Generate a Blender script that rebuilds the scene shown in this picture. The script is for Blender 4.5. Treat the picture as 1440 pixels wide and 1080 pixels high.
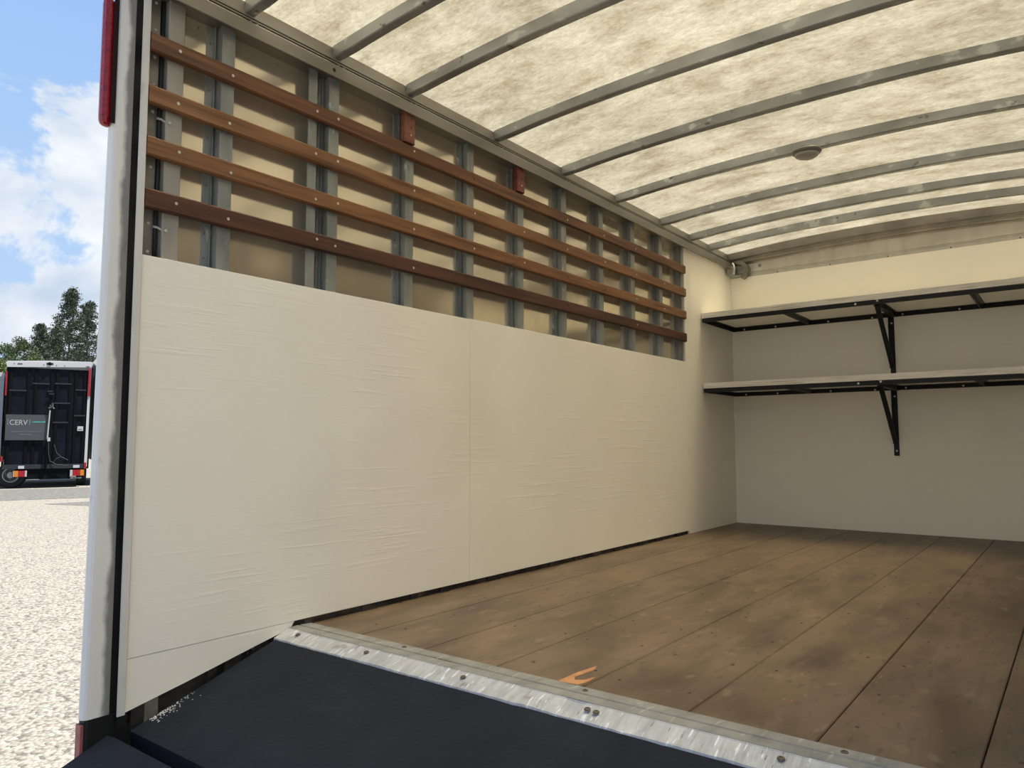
import bpy, math, random
from mathutils import Vector, Matrix
R = random.Random(7)
SC = bpy.context.scene
COL = SC.collection
for o in list(bpy.data.objects): bpy.data.objects.remove(o)

# ------------------------------------------------------------------ camera
YAW, PITCH, ROLL = 0.65714, 0.078285, -0.002144
cd = bpy.data.cameras.new('camera'); cam = bpy.data.objects.new('camera', cd); COL.objects.link(cam)
fw = Vector((-math.sin(YAW)*math.cos(PITCH), math.cos(YAW)*math.cos(PITCH), math.sin(PITCH)))
rt = Vector((math.cos(YAW), math.sin(YAW), 0)); up = rt.cross(fw)
r2 = rt*math.cos(ROLL)+up*math.sin(ROLL); u2 = -rt*math.sin(ROLL)+up*math.cos(ROLL)
cam.matrix_world = Matrix((( r2.x, u2.x, -fw.x, 2.2226), (r2.y, u2.y, -fw.y, -0.8142), (r2.z, u2.z, -fw.z, 0.65), (0, 0, 0, 1)))
cd.sensor_fit = 'HORIZONTAL'; cd.sensor_width = 36.0; cd.lens = 36.0*1036.12/1440.0
cd.clip_start = .02; cd.clip_end = 2000
SC.camera = cam

# ------------------------------------------------------------------ exposure, sun, sky
SC.view_settings.view_transform = 'Standard'; SC.view_settings.look = 'None'
SC.view_settings.gamma = 1.0; SC.view_settings.use_curve_mapping = False
SC.view_settings.exposure = 1.67
sd = bpy.data.lights.new('sun', 'SUN'); sun = bpy.data.objects.new('sun', sd); COL.objects.link(sun)
sd.energy = 4.3; sd.angle = math.radians(0.6); sd.color = (1.0, .955, .88)
sun.rotation_euler = Vector((.30, .23, .925)).to_track_quat('Z', 'Y').to_euler()
sun.location = (14, 15, 40)

def clamp_node(nt, v):
    return v
world = bpy.data.worlds.new('sky'); SC.world = world; world.use_nodes = True
nt = world.node_tree; nt.nodes.clear()
def N(t, **k):
    n = nt.nodes.new(t)
    for a, b in k.items(): setattr(n, a, b)
    return n
def LK(a, b): nt.links.new(a, b)
wo = N('ShaderNodeOutputWorld'); bg = N('ShaderNodeBackground'); LK(bg.outputs[0], wo.inputs[0])
tc = N('ShaderNodeTexCoord'); sp = N('ShaderNodeSeparateXYZ'); LK(tc.outputs['Generated'], sp.inputs[0])
gr = N('ShaderNodeValToRGB'); LK(sp.outputs['Z'], gr.inputs[0])
e = gr.color_ramp.elements
e[0].position = 0.0; e[0].color = (.56, .71, .90, 1); e[1].position = 1.0; e[1].color = (.13, .26, .62, 1)
m_ = e.new(.25); m_.color = (.42, .61, .90, 1); m_ = e.new(.5); m_.color = (.32, .52, .88, 1)
mp = N('ShaderNodeMapping'); LK(tc.outputs['Generated'], mp.inputs[0]); mp.inputs['Scale'].default_value = (1, 1, 1.5)
mp.inputs['Location'].default_value = (0.0, 0.0, 0.0)
n1 = N('ShaderNodeTexNoise'); LK(mp.outputs[0], n1.inputs['Vector'])
n1.inputs['Scale'].default_value = 4.2; n1.inputs['Detail'].default_value = 9; n1.inputs['Roughness'].default_value = .58; n1.inputs['Distortion'].default_value = .25
# clouds thin out with height above the horizon
cv = N('ShaderNodeMapRange'); LK(sp.outputs['Z'], cv.inputs[0])
cv.inputs['From Min'].default_value = .28; cv.inputs['From Max'].default_value = .46
cv.inputs['To Min'].default_value = .10; cv.inputs['To Max'].default_value = -.20
lo = N('ShaderNodeMapRange'); LK(sp.outputs['Z'], lo.inputs[0])
lo.inputs['From Min'].default_value = .10; lo.inputs['From Max'].default_value = .24
lo.inputs['To Min'].default_value = -.05; lo.inputs['To Max'].default_value = 0.0
ad = N('ShaderNodeMath', operation='ADD'); LK(n1.outputs[0], ad.inputs[0]); LK(cv.outputs[0], ad.inputs[1])
ad2 = N('ShaderNodeMath', operation='ADD'); LK(ad.outputs[0], ad2.inputs[0]); LK(lo.outputs[0], ad2.inputs[1])
cm = N('ShaderNodeMapRange', interpolation_type='SMOOTHSTEP'); LK(ad2.outputs[0], cm.inputs[0])
cm.inputs['From Min'].default_value = .475; cm.inputs['From Max'].default_value = .535
n2 = N('ShaderNodeTexNoise'); LK(mp.outputs[0], n2.inputs['Vector'])
n2.inputs['Scale'].default_value = 9; n2.inputs['Detail'].default_value = 6
cr = N('ShaderNodeValToRGB'); LK(n2.outputs[0], cr.inputs[0])
cr.color_ramp.elements[0].position = .34; cr.color_ramp.elements[0].color = (.56, .66, .80, 1)
cr.color_ramp.elements[1].position = .62; cr.color_ramp.elements[1].color = (.90, .93, .97, 1)
mx = N('ShaderNodeMix', data_type='RGBA'); LK(cm.outputs[0], mx.inputs[0]); LK(gr.outputs[0], mx.inputs[6]); LK(cr.outputs[0], mx.inputs[7])
LK(mx.outputs[2], bg.inputs[0]); bg.inputs[1].default_value = .333

# ------------------------------------------------------------------ materials
def mat(name, col, rough=.6, metal=0.0, col2=None, scale=8.0, stretch=(1, 1, 1), detail=5, lohi=(.35, .65), bump=0.0, bscale=None, extra=None, spec=None, distort=0.0, bstretch=None):
    m = bpy.data.materials.new(name); m.use_nodes = True
    t = m.node_tree; b = t.nodes['Principled BSDF']
    b.inputs['Roughness'].default_value = rough; b.inputs['Metallic'].default_value = metal
    b.inputs['Base Color'].default_value = (*col, 1)
    if spec is not None: b.inputs['Specular IOR Level'].default_value = spec
    c = t.nodes.new('ShaderNodeNewGeometry')
    tcn = t.nodes.new('ShaderNodeTexCoord')
    last = None
    def noise(sc, st, det=5, dist=0.0):
        q = t.nodes.new('ShaderNodeMapping'); q.inputs['Scale'].default_value = st
        t.links.new(tcn.outputs['Object'], q.inputs[0])
        n = t.nodes.new('ShaderNodeTexNoise'); n.inputs['Scale'].default_value = sc; n.inputs['Detail'].default_value = det
        n.inputs['Distortion'].default_value = dist
        t.links.new(q.outputs[0], n.inputs['Vector']); return n
    if col2:
        n = noise(scale, stretch, detail, distort)
        r = t.nodes.new('ShaderNodeValToRGB'); t.links.new(n.outputs[0], r.inputs[0])
        r.color_ramp.elements[0].position = lohi[0]; r.color_ramp.elements[0].color = (*col, 1)
        r.color_ramp.elements[1].position = lohi[1]; r.color_ramp.elements[1].color = (*col2, 1)
        last = r.outputs[0]
    for ex in (extra or []):   # (colour, scale, stretch, lo, hi, detail): patches of another colour
        n = noise(ex[1], ex[2], ex[5] if len(ex) > 5 else 4)
        mr = t.nodes.new('ShaderNodeMapRange'); t.links.new(n.outputs[0], mr.inputs[0])
        mr.inputs['From Min'].default_value = ex[3]; mr.inputs['From Max'].default_value = ex[4]
        x = t.nodes.new('ShaderNodeMix'); x.data_type = 'RGBA'
        t.links.new(mr.outputs[0], x.inputs[0])
        if last: t.links.new(last, x.inputs[6])
        else: x.inputs[6].default_value = (*col, 1)
        x.inputs[7].default_value = (*ex[0], 1); last = x.outputs[2]
    if last: t.links.new(last, b.inputs['Base Color'])
    if bump:
        n = noise(bscale or scale*3, bstretch or stretch, 4)
        bp = t.nodes.new('ShaderNodeBump'); bp.inputs['Strength'].default_value = bump; bp.inputs['Distance'].default_value = .01
        t.links.new(n.outputs[0], bp.inputs['Height']); t.links.new(bp.outputs[0], b.inputs['Normal'])
    return m

M = {}
M['paint'] = mat('white_painted_plywood', (.895, .86, .775), .55, col2=(.92, .885, .80), scale=2.2, bump=0,
                 extra=[((.83, .79, .70), 1.1, (1, .8, 1), .58, .82)])
def plybump(m):      # sparse raised and checked grain of painted plywood
    t = m.node_tree; b = t.nodes['Principled BSDF']; tc_ = t.nodes.new('ShaderNodeTexCoord')
    def nz(sc, st, det):
        q = t.nodes.new('ShaderNodeMapping'); q.inputs['Scale'].default_value = st; t.links.new(tc_.outputs['Object'], q.inputs[0])
        n = t.nodes.new('ShaderNodeTexNoise'); n.inputs['Scale'].default_value = sc; n.inputs['Detail'].default_value = det; n.inputs['Distortion'].default_value = .3
        t.links.new(q.outputs[0], n.inputs['Vector']); return n
    def mr(n, a, b_, c=0, d=1):
        q = t.nodes.new('ShaderNodeMapRange'); t.links.new(n.outputs[0], q.inputs[0])
        for i, v_ in enumerate((a, b_, c, d)): q.inputs[1+i].default_value = v_
        return q
    def mt(op, a, b_):
        q = t.nodes.new('ShaderNodeMath'); q.operation = op
        for i, v_ in enumerate((a, b_)):
            if isinstance(v_, (int, float)): q.inputs[i].default_value = v_
            else: t.links.new(v_.outputs[0], q.inputs[i])
        return q
    grain = mr(nz(13, (1, .16, 4.2), 5), .56, .66); mask = mr(nz(2.6, (1, .5, 1.3), 3), .45, .62)
    fine = mr(nz(60, (1, .5, 2), 3), .3, .7, 0, .16)
    crack = mr(nz(9, (1, .07, 5.5), 4), .70, .715, 0, -1.3)
    h = mt('ADD', mt('ADD', mt('MULTIPLY', grain, mask), fine), crack)
    bp = t.nodes.new('ShaderNodeBump'); bp.inputs['Strength'].default_value = .22; bp.inputs['Distance'].default_value = .0035
    t.links.new(h.outputs[0], bp.inputs['Height']); t.links.new(bp.outputs[0], b.inputs['Normal'])
plybump(M['paint'])
M['paint_v'] = mat('white_painted_board', (.895, .858, .765), .6, col2=(.92, .88, .785), scale=1.4, bump=.10, bscale=25,
                   extra=[((.75, .71, .62), 1.6, (.4, 1, 3), .60, .85)])
M['board_edge'] = mat('plywood_edge', (.66, .62, .54), .7, col2=(.80, .77, .71), scale=14, stretch=(.3, .3, 9), lohi=(.4, .6), extra=[((.30, .26, .21), 20, (.15, .3, 8), .62, .70)])
M['sheet'] = mat('aluminium_sheet', (0.7524, 0.6726, 0.5244), .13, .72, col2=(0.8664, 0.7752, 0.6156), scale=3, stretch=(1, 1.5, .4), extra=[((0.5928, 0.5472, 0.4674), 2.0, (1, 1, .6), .60, .85), ((0.912, 0.8892, 0.8436), 9, (1, 1.0, 3), .735, .78)], bump=.04, bscale=5)
M['galv'] = mat('galvanised_steel', (0.2413, 0.2558, 0.2388), .42, .35, col2=(0.374, 0.3921, 0.3679), scale=14, stretch=(1, 1, .35), lohi=(.3, .7), extra=[((0.579, 0.5911, 0.555), 30, (1, 1, .5), .64, .74), ((0.193, 0.2051, 0.2051), 18, (1, 1, .4), .68, .8)])
M['alu'] = mat('grey_aluminium', (0.204, 0.187, 0.1632), .40, .5, col2=(0.2924, 0.272, 0.238), scale=6, stretch=(1, .3, 1), extra=[((0.1768, 0.1632, 0.1428), 7, (1, .6, 3), .62, .8)])
M['alu_light'] = mat('brushed_aluminium', (0.4796, 0.4619, 0.4175), .42, .3, col2=(0.5863, 0.5685, 0.5151), scale=10, stretch=(1, 1, .25), extra=[((0.373, 0.3553, 0.3287), 8, (1, 1, .3), .6, .8)])
M['rear_alu'] = mat('stained_aluminium', (0.3366, 0.3155, 0.2693), .45, .2, col2=(0.4376, 0.4124, 0.3534), scale=6, stretch=(1, 1, .3), extra=[((0.2356, 0.2188, 0.1851), 8, (1, 1, .4), .6, .8)])
M['bow'] = mat('roof_bow_steel', (0.2917, 0.3006, 0.3006), .38, .6, col2=(0.4155, 0.4243, 0.4155), scale=8, stretch=(.6, 1, 1), extra=[((0.5658, 0.5746, 0.5658), 16, (.6, 1, 1), .60, .66), ((0.1503, 0.1414, 0.1326), 22, (.8, 1, 1), .66, .72)])
def wood(name, a, b, dk):
    return mat(name, a, .55, col2=b, scale=3.6, stretch=(3, .5, 7), lohi=(.36, .64), distort=.6, detail=9,
               extra=[(dk, 5, (2, .35, 9), .52, .70), (tuple(.35*c for c in dk), 9, (2, 1.0, 3), .74, .80)], bump=.12, bscale=30)
M['wood1'] = wood('stained_wood', (0.1148, 0.0425, 0.017), (0.186, 0.081, 0.032), (0.065, 0.024, 0.011))
M['wood2'] = wood('light_stained_wood', (0.1816, 0.07725, 0.02829), (0.260, 0.127, 0.050), (0.099, 0.038, 0.015))
M['wood3'] = wood('light_reddish_wood', (0.1687, 0.07072, 0.02611), (0.248, 0.115, 0.043), (0.093, 0.035, 0.014))
M['wood4'] = wood('dark_red_wood', (0.06018, 0.01938, 0.0102), (0.102, 0.036, 0.018), (0.034, 0.011, 0.006))
M['block1'] = wood('red_brown_block', (.21, .075, .038), (.28, .11, .055), (.15, .055, .03))
M['block2'] = wood('deep_red_block', (.15, .035, .022), (.20, .05, .03), (.10, .025, .018))
M['plank'] = mat('worn_floor_wood', (.082, .056, .037), .46, col2=(.165, .118, .080), scale=3.0, stretch=(2.6, .8, 1), lohi=(.33, .67), distort=.5, detail=8, spec=.35,
                 extra=[((.185, .13, .078), 2.6, (1.3, .5, 1), .52, .72, 8), ((.060, .042, .030), 3.6, (1.5, .6, 1), .58, .74, 6), ((.12, .085, .06), 9, (4, .25, 1), .55, .7, 5), ((.25, .19, .12), 30, (3, .6, 1), .66, .76, 5), ((.06, .043, .03), 22, (2, .6, 1), .58, .74, 6), ((.20, .15, .10), 11, (1.6, .8, 1), .60, .72, 7)], bump=.08, bscale=40)
M['stain'] = mat('fresh_wood_scar', (.52, .27, .12), .6, col2=(.42, .20, .09), scale=30)
M['navy'] = mat('dark_navy_paint', (.0085, .0110, .0185), .75, col2=(.0120, .0155, .0245), scale=7, bump=.30, bscale=60, spec=.18, extra=[((.017, .021, .031), 4, (1, 1, 1), .6, .8), ((.004, .005, .008), 38, (1, 1, 1), .70, .76)])
M['chips'] = mat('pale_paint_chip', (.75, .75, .72), .7)
M['sill'] = mat('worn_galvanised_plate', (.33, .345, .36), .55, .15, col2=(.50, .52, .54), scale=13, stretch=(2.2, .5, 1), lohi=(.32, .68), bump=.5, bscale=30, bstretch=(2.6, .35, 1), extra=[((.20, .18, .16), 9, (.8, 1.5, 1), .62, .72, 6), ((.70, .74, .78), 34, (2.4, .35, 1), .60, .68), ((.13, .13, .13), 44, (2.6, .3, 1), .66, .72)])
M['sill_top'] = mat('dull_galvanised_plate', (.20, .205, .20), .58, .2, col2=(.29, .295, .285), scale=11, stretch=(1.5, .8, 1), bump=.25, bscale=34, bstretch=(2, .5, 1), extra=[((.15, .12, .095), 8, (.6, 2, 1), .62, .74), ((.36, .37, .36), 30, (2.2, .4, 1), .62, .70)])
M['rust'] = mat('rusty_bolt', (.13, .095, .075), .8)
M['white'] = mat('white_vehicle_paint', (.58, .61, .61), .35, col2=(.66, .69, .69), scale=3, stretch=(1, 1, .4), extra=[((.10, .10, .09), 14, (1, 1, .35), .70, .76, 7)], bump=.03)
M['white_dirty'] = mat('dirty_white_post', (0.7625, 0.7522, 0.711), .45, col2=(0.8243, 0.814, 0.7728), scale=3, stretch=(1, 1, .4), extra=[((0.1649, 0.1649, 0.1546), 20, (1, 1, .4), .66, .78, 8)])
M['strip'] = mat('pale_aluminium_strip', (0.609, 0.5998, 0.5629), .5, .0, col2=(0.7013, 0.6921, 0.6551), scale=7, stretch=(1, 1, .3), extra=[((0.3322, 0.323, 0.3046), 12, (1, 1, .4), .60, .80, 7)])
M['black'] = mat('black_rubber', (.012, .012, .013), .6, col2=(.022, .022, .023), scale=9)
M['black_metal'] = mat('black_painted_steel', (.010, .010, .010), .5, .0, col2=(.016, .016, .016), scale=9, spec=.25)
M['screw'] = mat('zinc_screw', (.62, .60, .56), .35, .5)
M['darkscrew'] = mat('dark_screw', (.045, .032, .025), .7)
M['floorscrew'] = mat('dull_floor_screw', (.065, .046, .034), .7)
M['red'] = mat('red_lens', (0.336, 0.0048, 0.0112), .10, col2=(0.208, 0.0024, 0.008), scale=60, bump=.25, bscale=120)
M['red_dark'] = mat('dark_red_gasket', (.016, .003, .005), .5, spec=.2)
M['red_tape'] = mat('faded_red_reflector', (.36, .11, .11), .5, col2=(.28, .085, .085), scale=40)
M['amber'] = mat('amber_lens', (0.476, 0.1568, 0.0112), .25)
M['rub'] = mat('scuffed_rub_board', (.022, .017, .014), .7, col2=(.10, .08, .062), scale=11, stretch=(1, 1, 2), lohi=(.42, .72), extra=[((.24, .20, .15), 14, (1, 2, 2), .66, .76)])
M['rubpale'] = mat('pale_spacer_block', (.20, .165, .12), .8, col2=(.30, .26, .20), scale=40)
M['lens'] = mat('milky_lens', (.42, .40, .36), .35)
M['lamp_body'] = mat('grey_lamp_base', (.20, .19, .17), .45, .2)
M['shelf_grey'] = mat('dull_grey_angle', (.10, .10, .095), .5, .3)
M['hull'] = mat('black_truck_steel', (.003, .003, .004), .6, spec=.08)
M['dark_box'] = mat('dark_blue_black_panel', (.002, .003, .006), .45, col2=(.006, .008, .014), scale=2, spec=.10)
M['dark_rib'] = mat('dark_grey_rib', (.022, .024, .030), .5, spec=.2)
M['sign'] = mat('charcoal_sign', (0.0351, 0.03744, 0.04306), .6, col2=(0.03978, 0.04212, 0.04774), scale=4)
M['letter'] = mat('white_lettering', (0.2998, 0.3047, 0.3143), .6)
M['letter_g'] = mat('grey_lettering', (0.1693, 0.1741, 0.1838), .6)
M['teal'] = mat('teal_lettering', (0.05803, 0.2998, 0.2515), .6)
M['truck_white'] = mat('clean_white_paint', (0.3869, 0.3917, 0.3966), .4)
M['truck_white_shaded'] = mat('white_paint_in_blue_shade', (0.2998, 0.3288, 0.3772), .4)  # white truck paint with its bluish open shade put into the colour
M['tire'] = mat('tyre_rubber', (.015, .015, .016), .8)
M['rim'] = mat('white_rim', (0.3482, 0.3579, 0.3627), .4)
M['trunk'] = mat('bark', (0.03996, 0.02886, 0.01998), .9, col2=(0.06216, 0.0444, 0.03108), scale=8)
M['needle'] = mat('dark_pine_needles', (0.02442, 0.04151, 0.02344), .7, col2=(0.05372, 0.07326, 0.04151), scale=1.4, extra=[((0.08303, 0.1026, 0.06349), 2.2, (1, 1, 1), .58, .72)])
M['leaf'] = mat('green_leaves', (0.0303, 0.05361, 0.01958), .7, col2=(0.06993, 0.1072, 0.03497), scale=1.1, extra=[((0.1119, 0.1538, 0.05128), 2.2, (1, 1, 1), .58, .72)])
M['leaf_y'] = mat('yellow_green_leaves', (0.05772, 0.09324, 0.02442), .7, col2=(0.1154, 0.1598, 0.0444), scale=1.3)

# fibreglass roof: lets the sun through, with its strands and stains
m = bpy.data.materials.new('translucent_fibreglass'); m.use_nodes = True; t = m.node_tree; t.nodes.clear()
o_ = t.nodes.new('ShaderNodeOutputMaterial'); tl = t.nodes.new('ShaderNodeBsdfTranslucent'); df = t.nodes.new('ShaderNodeBsdfDiffuse')
ms = t.nodes.new('ShaderNodeMixShader'); ms.inputs[0].default_value = .80
t.links.new(df.outputs[0], ms.inputs[1]); t.links.new(tl.outputs[0], ms.inputs[2]); rf = t.nodes.new('ShaderNodeBsdfRefraction'); rf.inputs['Roughness'].default_value = .62; rf.inputs['IOR'].default_value = 1.5
m3 = t.nodes.new('ShaderNodeMixShader'); m3.inputs[0].default_value = .71   # part of the light goes on forward through the sheet, part is spread all round
t.links.new(ms.outputs[0], m3.inputs[1]); t.links.new(rf.outputs[0], m3.inputs[2]); t.links.new(m3.outputs[0], o_.inputs[0])
tcn = t.nodes.new('ShaderNodeTexCoord')
def rn(scale, st, det, rough=.6, dist=0.0):
    q = t.nodes.new('ShaderNodeMapping'); q.inputs['Scale'].default_value = st; t.links.new(tcn.outputs['Object'], q.inputs[0])
    n = t.nodes.new('ShaderNodeTexNoise'); n.inputs['Scale'].default_value = scale; n.inputs['Detail'].default_value = det
    n.inputs['Roughness'].default_value = rough; n.inputs['Distortion'].default_value = dist; t.links.new(q.outputs[0], n.inputs['Vector']); return n
na = rn(5.0, (.75, 1.25, 1), 9, .74, .25); nb = rn(62, (.6, 1.2, 1), 6, .8, .5); nc = rn(1.4, (1, 1, 1), 3)
ra = t.nodes.new('ShaderNodeValToRGB'); t.links.new(na.outputs[0], ra.inputs[0])
ra.color_ramp.elements[0].position = .33; ra.color_ramp.elements[0].color = (.52, .43, .26, 1)
ra.color_ramp.elements[1].position = .60; ra.color_ramp.elements[1].color = (.94, .84, .60, 1)
rb = t.nodes.new('ShaderNodeMapRange'); t.links.new(nb.outputs[0], rb.inputs[0]); rb.inputs[1].default_value = .3; rb.inputs[2].default_value = .7; rb.inputs[3].default_value = .66; rb.inputs[4].default_value = 1.16
rc = t.nodes.new('ShaderNodeMapRange'); t.links.new(nc.outputs[0], rc.inputs[0]); rc.inputs[1].default_value = .3; rc.inputs[2].default_value = .7; rc.inputs[3].default_value = .86; rc.inputs[4].default_value = 1.04
m1 = t.nodes.new('ShaderNodeMath'); m1.operation = 'MULTIPLY'; t.links.new(rb.outputs[0], m1.inputs[0]); t.links.new(rc.outputs[0], m1.inputs[1])
vm = t.nodes.new('ShaderNodeVectorMath'); vm.operation = 'SCALE'; t.links.new(ra.outputs[0], vm.inputs[0]); t.links.new(m1.outputs[0], vm.inputs['Scale'])
t.links.new(vm.outputs[0], tl.inputs[0]); t.links.new(vm.outputs[0], df.inputs[0]); t.links.new(vm.outputs[0], rf.inputs[0])
M['roof'] = m

# gravel
m = bpy.data.materials.new('pale_gravel'); m.use_nodes = True; t = m.node_tree; b = t.nodes['Principled BSDF']; b.inputs['Roughness'].default_value = .9
tcn = t.nodes.new('ShaderNodeTexCoord')
v = t.nodes.new('ShaderNodeTexVoronoi'); v.inputs['Scale'].default_value = 42; v.inputs['Randomness'].default_value = 1; t.links.new(tcn.outputs['Object'], v.inputs['Vector'])
sh = t.nodes.new('ShaderNodeSeparateColor'); t.links.new(v.outputs['Color'], sh.inputs[0])
r1 = t.nodes.new('ShaderNodeValToRGB'); t.links.new(sh.outputs[0], r1.inputs[0])
r1.color_ramp.elements[0].position = 0; r1.color_ramp.elements[0].color = (0.0954, 0.0862, 0.0725, 1)
r1.color_ramp.elements[1].position = 1; r1.color_ramp.elements[1].color = (0.315, 0.288, 0.242, 1)
q = r1.color_ramp.elements.new(.3); q.color = (0.21, 0.19, 0.158, 1)
q = r1.color_ramp.elements.new(.97); q.color = (0.286, 0.262, 0.218, 1)
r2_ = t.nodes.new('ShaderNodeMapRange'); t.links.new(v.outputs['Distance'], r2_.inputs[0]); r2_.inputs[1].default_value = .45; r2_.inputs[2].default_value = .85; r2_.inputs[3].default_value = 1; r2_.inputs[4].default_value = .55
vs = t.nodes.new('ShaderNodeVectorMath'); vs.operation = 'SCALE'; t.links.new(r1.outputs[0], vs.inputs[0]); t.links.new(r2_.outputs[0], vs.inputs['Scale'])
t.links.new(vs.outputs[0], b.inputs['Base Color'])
bp = t.nodes.new('ShaderNodeBump'); bp.invert = True; bp.inputs['Strength'].default_value = 1.0; bp.inputs['Distance'].default_value = .012
t.links.new(v.outputs['Distance'], bp.inputs['Height']); t.links.new(bp.outputs[0], b.inputs['Normal'])
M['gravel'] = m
M['ground_shadow'] = mat('grey_ground_shadow', (0.0695, 0.06718, 0.06023), .95, col2=(0.1251, 0.1182, 0.1066), scale=9, bump=.5, bscale=40)  # darker gravel colour that stands in for cast shadow

# ------------------------------------------------------------------ mesh builder
class MB:
    def __init__(s): s.v = []; s.f = []
    def add(s, vs, fs):
        k = len(s.v); s.v += [tuple(x) for x in vs]; s.f += [tuple(i+k for i in f) for f in fs]; return s
    def box(s, a, b, bev=0.0):
        (x0, y0, z0), (x1, y1, z1) = a, b
        if not bev:
            return s.add([(x0,y0,z0),(x1,y0,z0),(x1,y1,z0),(x0,y1,z0),(x0,y0,z1),(x1,y0,z1),(x1,y1,z1),(x0,y1,z1)],
                         [(3,2,1,0),(4,5,6,7),(0,1,5,4),(1,2,6,5),(2,3,7,6),(3,0,4,7)])
        c = bev; dims = (x1-x0, y1-y0, z1-z0); ax = dims.index(max(dims))
        if ax == 0: pr = [(y0+c,z0),(y1-c,z0),(y1,z0+c),(y1,z1-c),(y1-c,z1),(y0+c,z1),(y0,z1-c),(y0,z0+c)]
        elif ax == 1: pr = [(x0+c,z0),(x1-c,z0),(x1,z0+c),(x1,z1-c),(x1-c,z1),(x0+c,z1),(x0,z1-c),(x0,z0+c)]
        else: pr = [(x0+c,y0),(x1-c,y0),(x1,y0+c),(x1,y1-c),(x1-c,y1),(x0+c,y1),(x0,y1-c),(x0,y0+c)]
        return s.prism(pr, ax, a[ax], b[ax])
    def prism(s, pr, ax, a, b, pr2=None):
        n = len(pr)
        def P(p, t): return (t, p[0], p[1]) if ax == 0 else ((p[0], t, p[1]) if ax == 1 else (p[0], p[1], t))
        vs = [P(p, a) for p in pr]+[P(p, b) for p in (pr2 or pr)]
        return s.add(vs, [tuple(range(n))[::-1], tuple(range(n, 2*n))]+[(i, (i+1) % n, n+(i+1) % n, n+i) for i in range(n)])
    def tube(s, pts, r, n=8, caps=True):
        pts = [Vector(p) for p in pts]; rings = []
        rr = r if isinstance(r, (list, tuple)) else [r]*len(pts)
        for i, p in enumerate(pts):
            d = (pts[min(i+1, len(pts)-1)]-pts[max(i-1, 0)]).normalized()
            a = d.orthogonal().normalized() if i == 0 else (pa-d*pa.dot(d)).normalized()
            pa = a; bb = d.cross(a)
            rings.append([p+(a*math.cos(2*math.pi*k/n)+bb*math.sin(2*math.pi*k/n))*rr[i] for k in range(n)])
        k0 = [x for rg in rings for x in rg]; fs = []
        for i in range(len(pts)-1):
            for k in range(n): fs.append((i*n+k, i*n+(k+1) % n, (i+1)*n+(k+1) % n, (i+1)*n+k))
        if caps: fs += [tuple(range(n))[::-1], tuple((len(pts)-1)*n+k for k in range(n))]
        return s.add(k0, fs)
    def bar(s, p, q, w, h, upv=(0, 0, 1)):       # rectangular bar from p to q, w sideways, h along up
        p, q = Vector(p), Vector(q); d = (q-p).normalized(); u = Vector(upv); sd_ = d.cross(u).normalized(); u = sd_.cross(d)
        vs = [c+sd_*(a*w/2)+u*(b*h/2) for c in (p, q) for a, b in ((-1,-1),(1,-1),(1,1),(-1,1))]
        return s.add(vs, [(0,1,2,3),(7,6,5,4),(0,4,5,1),(1,5,6,2),(2,6,7,3),(3,7,4,0)])
    def lathe(s, c, axis, prof, n=20):           # prof: (radius, along)
        c = Vector(c); ax = Vector(axis).normalized(); a = ax.orthogonal().normalized(); b = ax.cross(a); vs = []
        for r_, h_ in prof: vs += [c+ax*h_+(a*math.cos(2*math.pi*k/n)+b*math.sin(2*math.pi*k/n))*r_ for k in range(n)]
        fs = [(i*n+k, i*n+(k+1) % n, (i+1)*n+(k+1) % n, (i+1)*n+k) for i in range(len(prof)-1) for k in range(n)]
        fs += [tuple(range(n))[::-1], tuple((len(prof)-1)*n+k for k in range(n))]
        return s.add(vs, fs)
    def build(s, name, material, parent=None, smooth=False, o=(0, 0, 0)):
        me = bpy.data.meshes.new(name)
        ov = Vector(o)
        me.from_pydata([tuple(Vector(x)-ov) for x in s.v], [], s.f); me.materials.append(material)
        if smooth:
            me.polygons.foreach_set('use_smooth', [True]*len(me.polygons))
        me.update()
        ob = bpy.data.objects.new(name, me); COL.objects.link(ob)
        if parent:
            ob.parent = parent
            if o != (0, 0, 0): ob.location = ov
        else: ob.location = ov
        return ob
def tag(o, label=None, cat=None, group=None, kind=None):
    if label: o['label'] = label
    if cat: o['category'] = cat
    if group: o['group'] = group
    if kind: o['kind'] = kind
    return o
def empty(name, loc, label, cat, group=None, kind=None, rz=0):
    o = bpy.data.objects.new(name, None); COL.objects.link(o); o.location = loc; o.rotation_euler[2] = rz; o.empty_display_size = .1
    return tag(o, label, cat, group, kind)
def fixn(o):      # consistent outward normals
    import bmesh
    bm = bmesh.new(); bm.from_mesh(o.data); bmesh.ops.recalc_face_normals(bm, faces=bm.faces); bm.to_mesh(o.data); bm.free(); return o

W = 2.34          # inside width
L = 5.026         # back wall
ZT = 1.218        # top of the white panels
YP = .238         # rear edge of the panels
FLY = .885        # where floor planks begin
def arch(x): u = (x-W/2)/(W/2); return .052*(1-u*u)

# ------------------------------------------------------------------ ground
g = MB().add([(-160, -60, -.8), (60, -60, -.8), (60, 120, -.8), (-160, 120, -.8)], [(0, 1, 2, 3)]).build('ground', M['gravel'])
tag(g, 'pale sunlit gravel yard outside the truck body', 'ground', kind='structure')
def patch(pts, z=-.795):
    pm = MB(); n = len(pts); pm.add([(x, y, z) for x, y in pts], [tuple(range(n))]); return pm.build('painted_shadow', M['ground_shadow'])  # flat grey sheet painted as a vehicle shadow on the yard
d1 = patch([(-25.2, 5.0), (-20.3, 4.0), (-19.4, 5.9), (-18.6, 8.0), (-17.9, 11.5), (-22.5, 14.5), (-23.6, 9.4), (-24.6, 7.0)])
tag(d1, 'shadow band painted in grey on the yard before the far trucks', 'painted_shadow', kind='structure')
d2 = patch([(-17.35, 6.35), (-15.2, 7.0), (-14.6, 9.4), (-16.9, 10.6)])
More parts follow.
